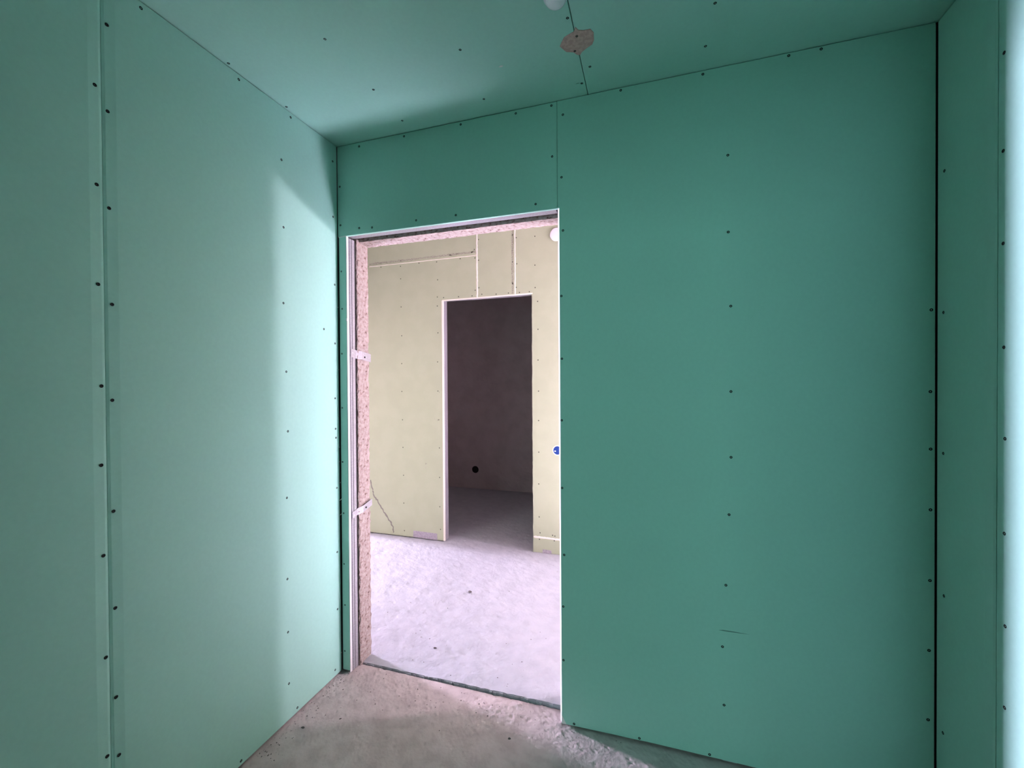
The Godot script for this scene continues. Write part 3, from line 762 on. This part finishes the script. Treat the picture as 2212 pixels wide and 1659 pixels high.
	for i in 60:
		var ya := 0.008 + 2.15 * i / 60.0; var yb := 0.008 + 2.15 * (i + 1) / 60.0
		var xa := 0.5335 + 0.003 * rn.get_noise_1d(ya) - 0.004 * maxf(rn.get_noise_1d(ya * 3.0 + 9.0), 0.0)
		var xb := 0.5335 + 0.003 * rn.get_noise_1d(yb) - 0.004 * maxf(rn.get_noise_1d(yb * 3.0 + 9.0), 0.0)
		quad(sl, Vector3(xa, ya, 0.0005), Vector3(xb, yb, 0.0005), Vector3(0.5375, yb, 0.0007), Vector3(0.5375, ya, 0.0007), Vector3(0, 0, 1))
		quad(sl, Vector3(xa, ya, 0.0005), Vector3(xb, yb, 0.0005), Vector3(xb, yb, z0), Vector3(xa, ya, z0), Vector3(-1, 0, 0))
	put("gypsum_edge", sl, M.cream, w)

func bead(w: Node3D, a: Vector2, b: Vector2, half: float, seed_: int):
	var n := noise(seed_, 9.0, 3)
	var st := begin()
	var along := (b - a).normalized(); var across := Vector2(-along.y, along.x)
	var k := 40
	for i in k:
		var q := []
		for j in 2:
			var t := float(i + j) / k
			var c := a.lerp(b, t)
			var wl := half * (0.75 + 0.9 * absf(n.get_noise_2d(t * 3.0, 0.0))); var wr := half * (0.75 + 0.9 * absf(n.get_noise_2d(t * 3.0, 7.0)))
			q.append([c - across * wl, c, c + across * wr])
		for j in 2:
			var z: Array = [[0.0001, 0.0022], [0.0022, 0.0001]][j]
			quad(st, Vector3(q[0][j].x, q[0][j].y, z[0]), Vector3(q[1][j].x, q[1][j].y, z[0]), Vector3(q[1][j + 1].x, q[1][j + 1].y, z[1]), Vector3(q[0][j + 1].x, q[0][j + 1].y, z[1]), Vector3(0, 0, 1))
	put("filler_bead", st, M.filler, w).set_meta("label", "bead of white joint filler")

func smear(w: Node3D, a: Vector2, b: Vector2, half: float, seed_: int):
	# broken daubs rather than a band
	var r := RandomNumberGenerator.new()
	r.seed = seed_
	var along := (b - a).normalized(); var across := Vector2(-along.y, along.x)
	var l := (b - a).length()
	var s := 0.0
	var st := begin()
	while s < l:
		var d := r.randf_range(0.05, 0.18)
		var p := PackedVector2Array()
		var lowr := PackedVector2Array()
		for i in 7:
			var c := a + along * minf(s + d * i / 6.0, l)
			var e := 0.6 if i == 0 or i == 6 else 1.0
			p.append(c + across * half * e * r.randf_range(0.45, 1.0))
			lowr.append(c - across * half * e * r.randf_range(0.45, 1.0))
		lowr.reverse()
		p.append_array(lowr)
		if Geometry2D.triangulate_polygon(p).size() > 0:
			prism(st, p, -0.0003, 0.0005)
		s += d + r.randf_range(-0.02, 0.008)
	put("filler_smear", st, M.smear, w).set_meta("label", "grey smears of old filler along the joint")

func closet():
	# rough concrete niche behind the opening; a pipe sleeve in its back wall
	var zb := -3.53 - FAR
	var w := wall_root("wall_closet", Vector3(0, 0, FAR), Vector3.RIGHT, Vector3.UP, Vector3.BACK, [
		[Vector3(-1.40, -0.1, zb - 0.15), Vector3(1.5, HALL, zb)],
		[Vector3(-1.40, -0.1, zb), Vector3(-1.27, HALL, -0.0751)],
		[Vector3(1.35, -0.1, zb), Vector3(1.5, HALL, -0.0751)]], M.rough)
	structure(w, "dark raw concrete walls inside the closet", "wall")
	var st := begin()
	var n := 20
	for i in n:
		var a := TAU * i / n; var b := TAU * (i + 1) / n
		var ra := 0.052 + 0.005 * sin(a * 3.0 + 1.0); var rb := 0.052 + 0.005 * sin(b * 3.0 + 1.0)
		tri(st, Vector3(0, 0, 0.002), Vector3(cos(a) * ra, sin(a) * ra, 0.001), Vector3(cos(b) * rb, sin(b) * rb, 0.001), Vector3(0, 0, 1))
	var h := put("pipe_hole", st, M.hole, w)
	h.position = Vector3(-0.754, 0.255, zb)
	st = begin()
	for i in n:
		var a := TAU * i / n; var b := TAU * (i + 1) / n
		var pa := Vector3(cos(a), sin(a), 0); var pb := Vector3(cos(b), sin(b), 0)
		quad(st, pa * 0.047 + Vector3(0, 0, 0.004), pb * 0.047 + Vector3(0, 0, 0.004), pb * 0.06 + Vector3(0, 0, 0.0), pa * 0.06, Vector3(0, 0, 1))
	put("hole_rim", st, M.rough, h)

func daylight_window(called: String, at: Vector3, facing: Vector3, wd: float, ht: float, c: Color, strength: float, where: String):
	var root := Node3D.new()
	root.name = called
	add_child(root)
	root.transform = Transform3D(Basis(Vector3.UP.cross(facing), Vector3.UP, facing), at)
	structure(root, "window pane lit by the day sky, %s" % where, "window")
	var st := begin()
	var f := 0.012
	for s in [-1.0, 1.0]:
		box(st, Vector3(s * wd / 2 - f * (1.0 if s > 0 else 0.0), -ht / 2, -0.06), Vector3(s * wd / 2 + f * (1.0 if s < 0 else 0.0), ht / 2, 0.0), 0.001)
		box(st, Vector3(-wd / 2, s * ht / 2 - f * (1.0 if s > 0 else 0.0), -0.06), Vector3(wd / 2, s * ht / 2 + f * (1.0 if s < 0 else 0.0), 0.0), 0.001)
	put("window_frame", st, M.pvc, root)
	var pane := StandardMaterial3D.new()
	pane.albedo_color = Color(0.9, 0.95, 0.95, 0.08)
	pane.transparency = BaseMaterial3D.TRANSPARENCY_ALPHA
	pane.roughness = 0.05
	if ht < 0.5:   # the small ones are opal glass
		pane.transparency = BaseMaterial3D.TRANSPARENCY_DISABLED
		pane.albedo_color = Color(0.9, 0.9, 0.9)
		pane.emission_enabled = true
		pane.emission = c
		pane.emission_energy_multiplier = 0.1
	st = begin()
	box(st, Vector3(-wd / 2 + f, -ht / 2 + f, -0.034), Vector3(wd / 2 - f, ht / 2 - f, -0.028))
	put("pane", st, pane, root)
	var l := AreaLight3D.new()
	l.name = "daylight"
	l.area_size = Vector2(wd - 2 * f, ht - 2 * f)
	l.area_normalize_energy = false
	l.light_color = c
	l.light_energy = strength
	l.shadow_enabled = true
	l.area_range = 30.0
	root.add_child(l)
	l.transform = Transform3D(Basis(Vector3(-1, 0, 0), Vector3(0, 1, 0), Vector3(0, 0, -1)), Vector3(0, 0, -0.02))

# ============================================================== small things
func disc_lathe(prof: Array, n := 28) -> ArrayMesh:
	# profile of Vector2(radius, z), turned about z
	var st := begin()
	for i in n:
		var a := TAU * i / n; var b := TAU * (i + 1) / n
		for k in prof.size() - 1:
			var p: Vector2 = prof[k]; var q: Vector2 = prof[k + 1]
			var nn := Vector3(cos(a) * (q.y - p.y), sin(a) * (q.y - p.y), p.x - q.x)
			quad(st, Vector3(cos(a) * p.x, sin(a) * p.x, p.y), Vector3(cos(b) * p.x, sin(b) * p.x, p.y), Vector3(cos(b) * q.x, sin(b) * q.x, q.y), Vector3(cos(a) * q.x, sin(a) * q.x, q.y), nn)
	return st.commit()

func small_things():
	# domed white cap on the ceiling, cut by the top of the frame
	var d := Node3D.new()
	d.name = "ceiling_cap"
	add_child(d)
	d.position = Vector3(1.1955, H, 0.472)
	d.rotation = Vector3(PI / 2, 0, 0)
	tag(d, "small round translucent white plastic cap on the green ceiling beside the seam", "ceiling cap")
	var prof := []
	for k in 9:
		var t := PI / 2 * k / 8.0
		prof.append(Vector2(0.033 * cos(t), 0.003 + 0.022 * sin(t)))
	prof.push_front(Vector2(0.0335, -0.001))
	obj("dome", disc_lathe(prof), M.plastic, d)
	obj("flange", disc_lathe([Vector2(0.036, -0.0005), Vector2(0.036, 0.002), Vector2(0.033, 0.003), Vector2(0.0, 0.003)]), M.plastic, d)
	# white round box lid high on the hall wall, half behind the doorway's edge
	var c := Node3D.new()
	c.name = "box_lid"
	add_child(c)
	c.position = Vector3(0.745, 2.628, FAR)
	tag(c, "round white lid on the cream hall wall, high up beside the doorway's edge", "junction box")
	obj("lid", disc_lathe([Vector2(0.053, 0.0), Vector2(0.053, 0.008), Vector2(0.05, 0.012), Vector2(0.02, 0.0135), Vector2(0.0, 0.0135)]), M.white_plastic, c)
	obj("rim", disc_lathe([Vector2(0.055, 0.0), Vector2(0.055, 0.004), Vector2(0.0525, 0.005)]), M.white_plastic, c)
	# blue flush box for a socket
	var s := Node3D.new()
	s.name = "socket_box"
	add_child(s)
	s.position = Vector3(0.744, 0.866, FAR)
	tag(s, "round blue plastic socket box in the cream hall wall, peeping past the doorway's edge", "socket box")
	obj("rim", disc_lathe([Vector2(0.042, 0.0), Vector2(0.042, 0.003), Vector2(0.036, 0.0035), Vector2(0.034, 0.001)]), M.pvc, s)
	obj("cup", disc_lathe([Vector2(0.0345, 0.003), Vector2(0.033, 0.0008), Vector2(0.0, 0.0006)]), M.blue_plastic, s)
	var st := begin()
	box(st, Vector3(-0.026, -0.012, 0.0006), Vector3(-0.014, -0.002, 0.004), 0.001)
	put("clip", st, M.pvc, s)
	# chips of mortar lying about
	var chips := [[Vector3(0.297, 0.009, -0.910), 0.017, "dark chip of mortar alone in the middle of the bright hall floor"],
		[Vector3(0.919, -0.004, 0.129), 0.008, "sliver of mortar on the room floor, just in front of the doorway's blue light"],
		[Vector3(0.196, -0.004, 0.250), 0.007, "small dark chip on the pinkish floor between the corner and the shadow's edge"],
		[Vector3(0.080, -0.004, 0.335), 0.010, "dark smudged chip on the floor close to the foot of the side wall"],
		[Vector3(0.362, 0.009, -0.291), 0.010, "flat chip in the hall just past the threshold crack"]]
	for q in chips:
		var sc := begin()
		var top := PackedVector3Array(); var bot := PackedVector3Array()
		for i in 7:
			var t := TAU * i / 7.0
			var r: float = q[1] * rng.randf_range(0.6, 1.1)
			bot.append(Vector3(cos(t) * r, -0.002, sin(t) * r * 0.55))
			top.append(Vector3(cos(t) * r * 0.7, q[1] * rng.randf_range(0.25, 0.4), sin(t) * r * 0.4))
		for i in 7:
			var j := (i + 1) % 7
			quad(sc, bot[i], bot[j], top[j], top[i], bot[i] + bot[j])
			tri(sc, top[i], top[j], Vector3(0, q[1] * 0.35, 0), Vector3.UP)
			tri(sc, bot[i], bot[j], Vector3(0, -0.002, 0), Vector3.DOWN)
		var o := put("mortar_chip", sc, M.chip)
		o.position = q[0]
		o.rotation.y = rng.randf() * TAU
		tag(o, q[2], "chip", "chips of mortar on the floors")
	grit()

func grit():
	# crumbs of mortar too small and too many to count
	var st := begin()
	var ring := []
	for i in 5:
		var t := TAU * i / 5.0
		ring.append(Vector3(cos(t), 0.0, sin(t) * 0.7) * (0.8 + 0.3 * sin(i * 2.3)))
	for i in 5:
		var a: Vector3 = ring[i]; var b: Vector3 = ring[(i + 1) % 5]
		quad(st, a + Vector3(0, -0.3, 0), b + Vector3(0, -0.3, 0), b * 0.7 + Vector3(0, 0.45, 0), a * 0.7 + Vector3(0, 0.45, 0), a + b)
		tri(st, a * 0.7 + Vector3(0, 0.45, 0), b * 0.7 + Vector3(0, 0.45, 0), Vector3(0, 0.6, 0), Vector3.UP)
	var crumb := st.commit()
	var mm := MultiMesh.new()
	mm.transform_format = MultiMesh.TRANSFORM_3D
	mm.mesh = crumb
	var places: Array[Transform3D] = []
	for i in 420:
		var x := rng.randf_range(-1.2, 1.1); var z := rng.randf_range(-1.66, -0.12)
		var s := 0.0012 + 0.0032 * pow(rng.randf(), 4.0)
		places.append(Transform3D(Basis(Vector3.UP, rng.randf() * TAU).scaled(Vector3.ONE * s), Vector3(x, 0.002 + 0.009 * smoothstep(0.1, 1.0, x) + 0.0003, z)))
	for i in 260:
		var along := rng.randf() < 0.5
		var x := absf(rng.randfn(0.0, 0.05)) + 0.006 if along else rng.randf_range(0.02, 1.5)
		var z := rng.randf_range(0.0, 0.5) if along else absf(rng.randfn(0.0, 0.10)) - 0.05
		var s := 0.0012 + 0.003 * pow(rng.randf(), 3.0)
		places.append(Transform3D(Basis(Vector3.UP, rng.randf() * TAU).scaled(Vector3.ONE * s), Vector3(x, -0.003, z)))
	mm.instance_count = places.size()
	for i in places.size():
		mm.set_instance_transform(i, places[i])
	var o := MultiMeshInstance3D.new()
	o.name = "grit"
	o.multimesh = mm
	o.material_override = M.crumb
	add_child(o)
	o.set_meta("kind", "stuff")
	tag(o, "fine mortar grit strewn over the cement floors around the doorway", "grit")
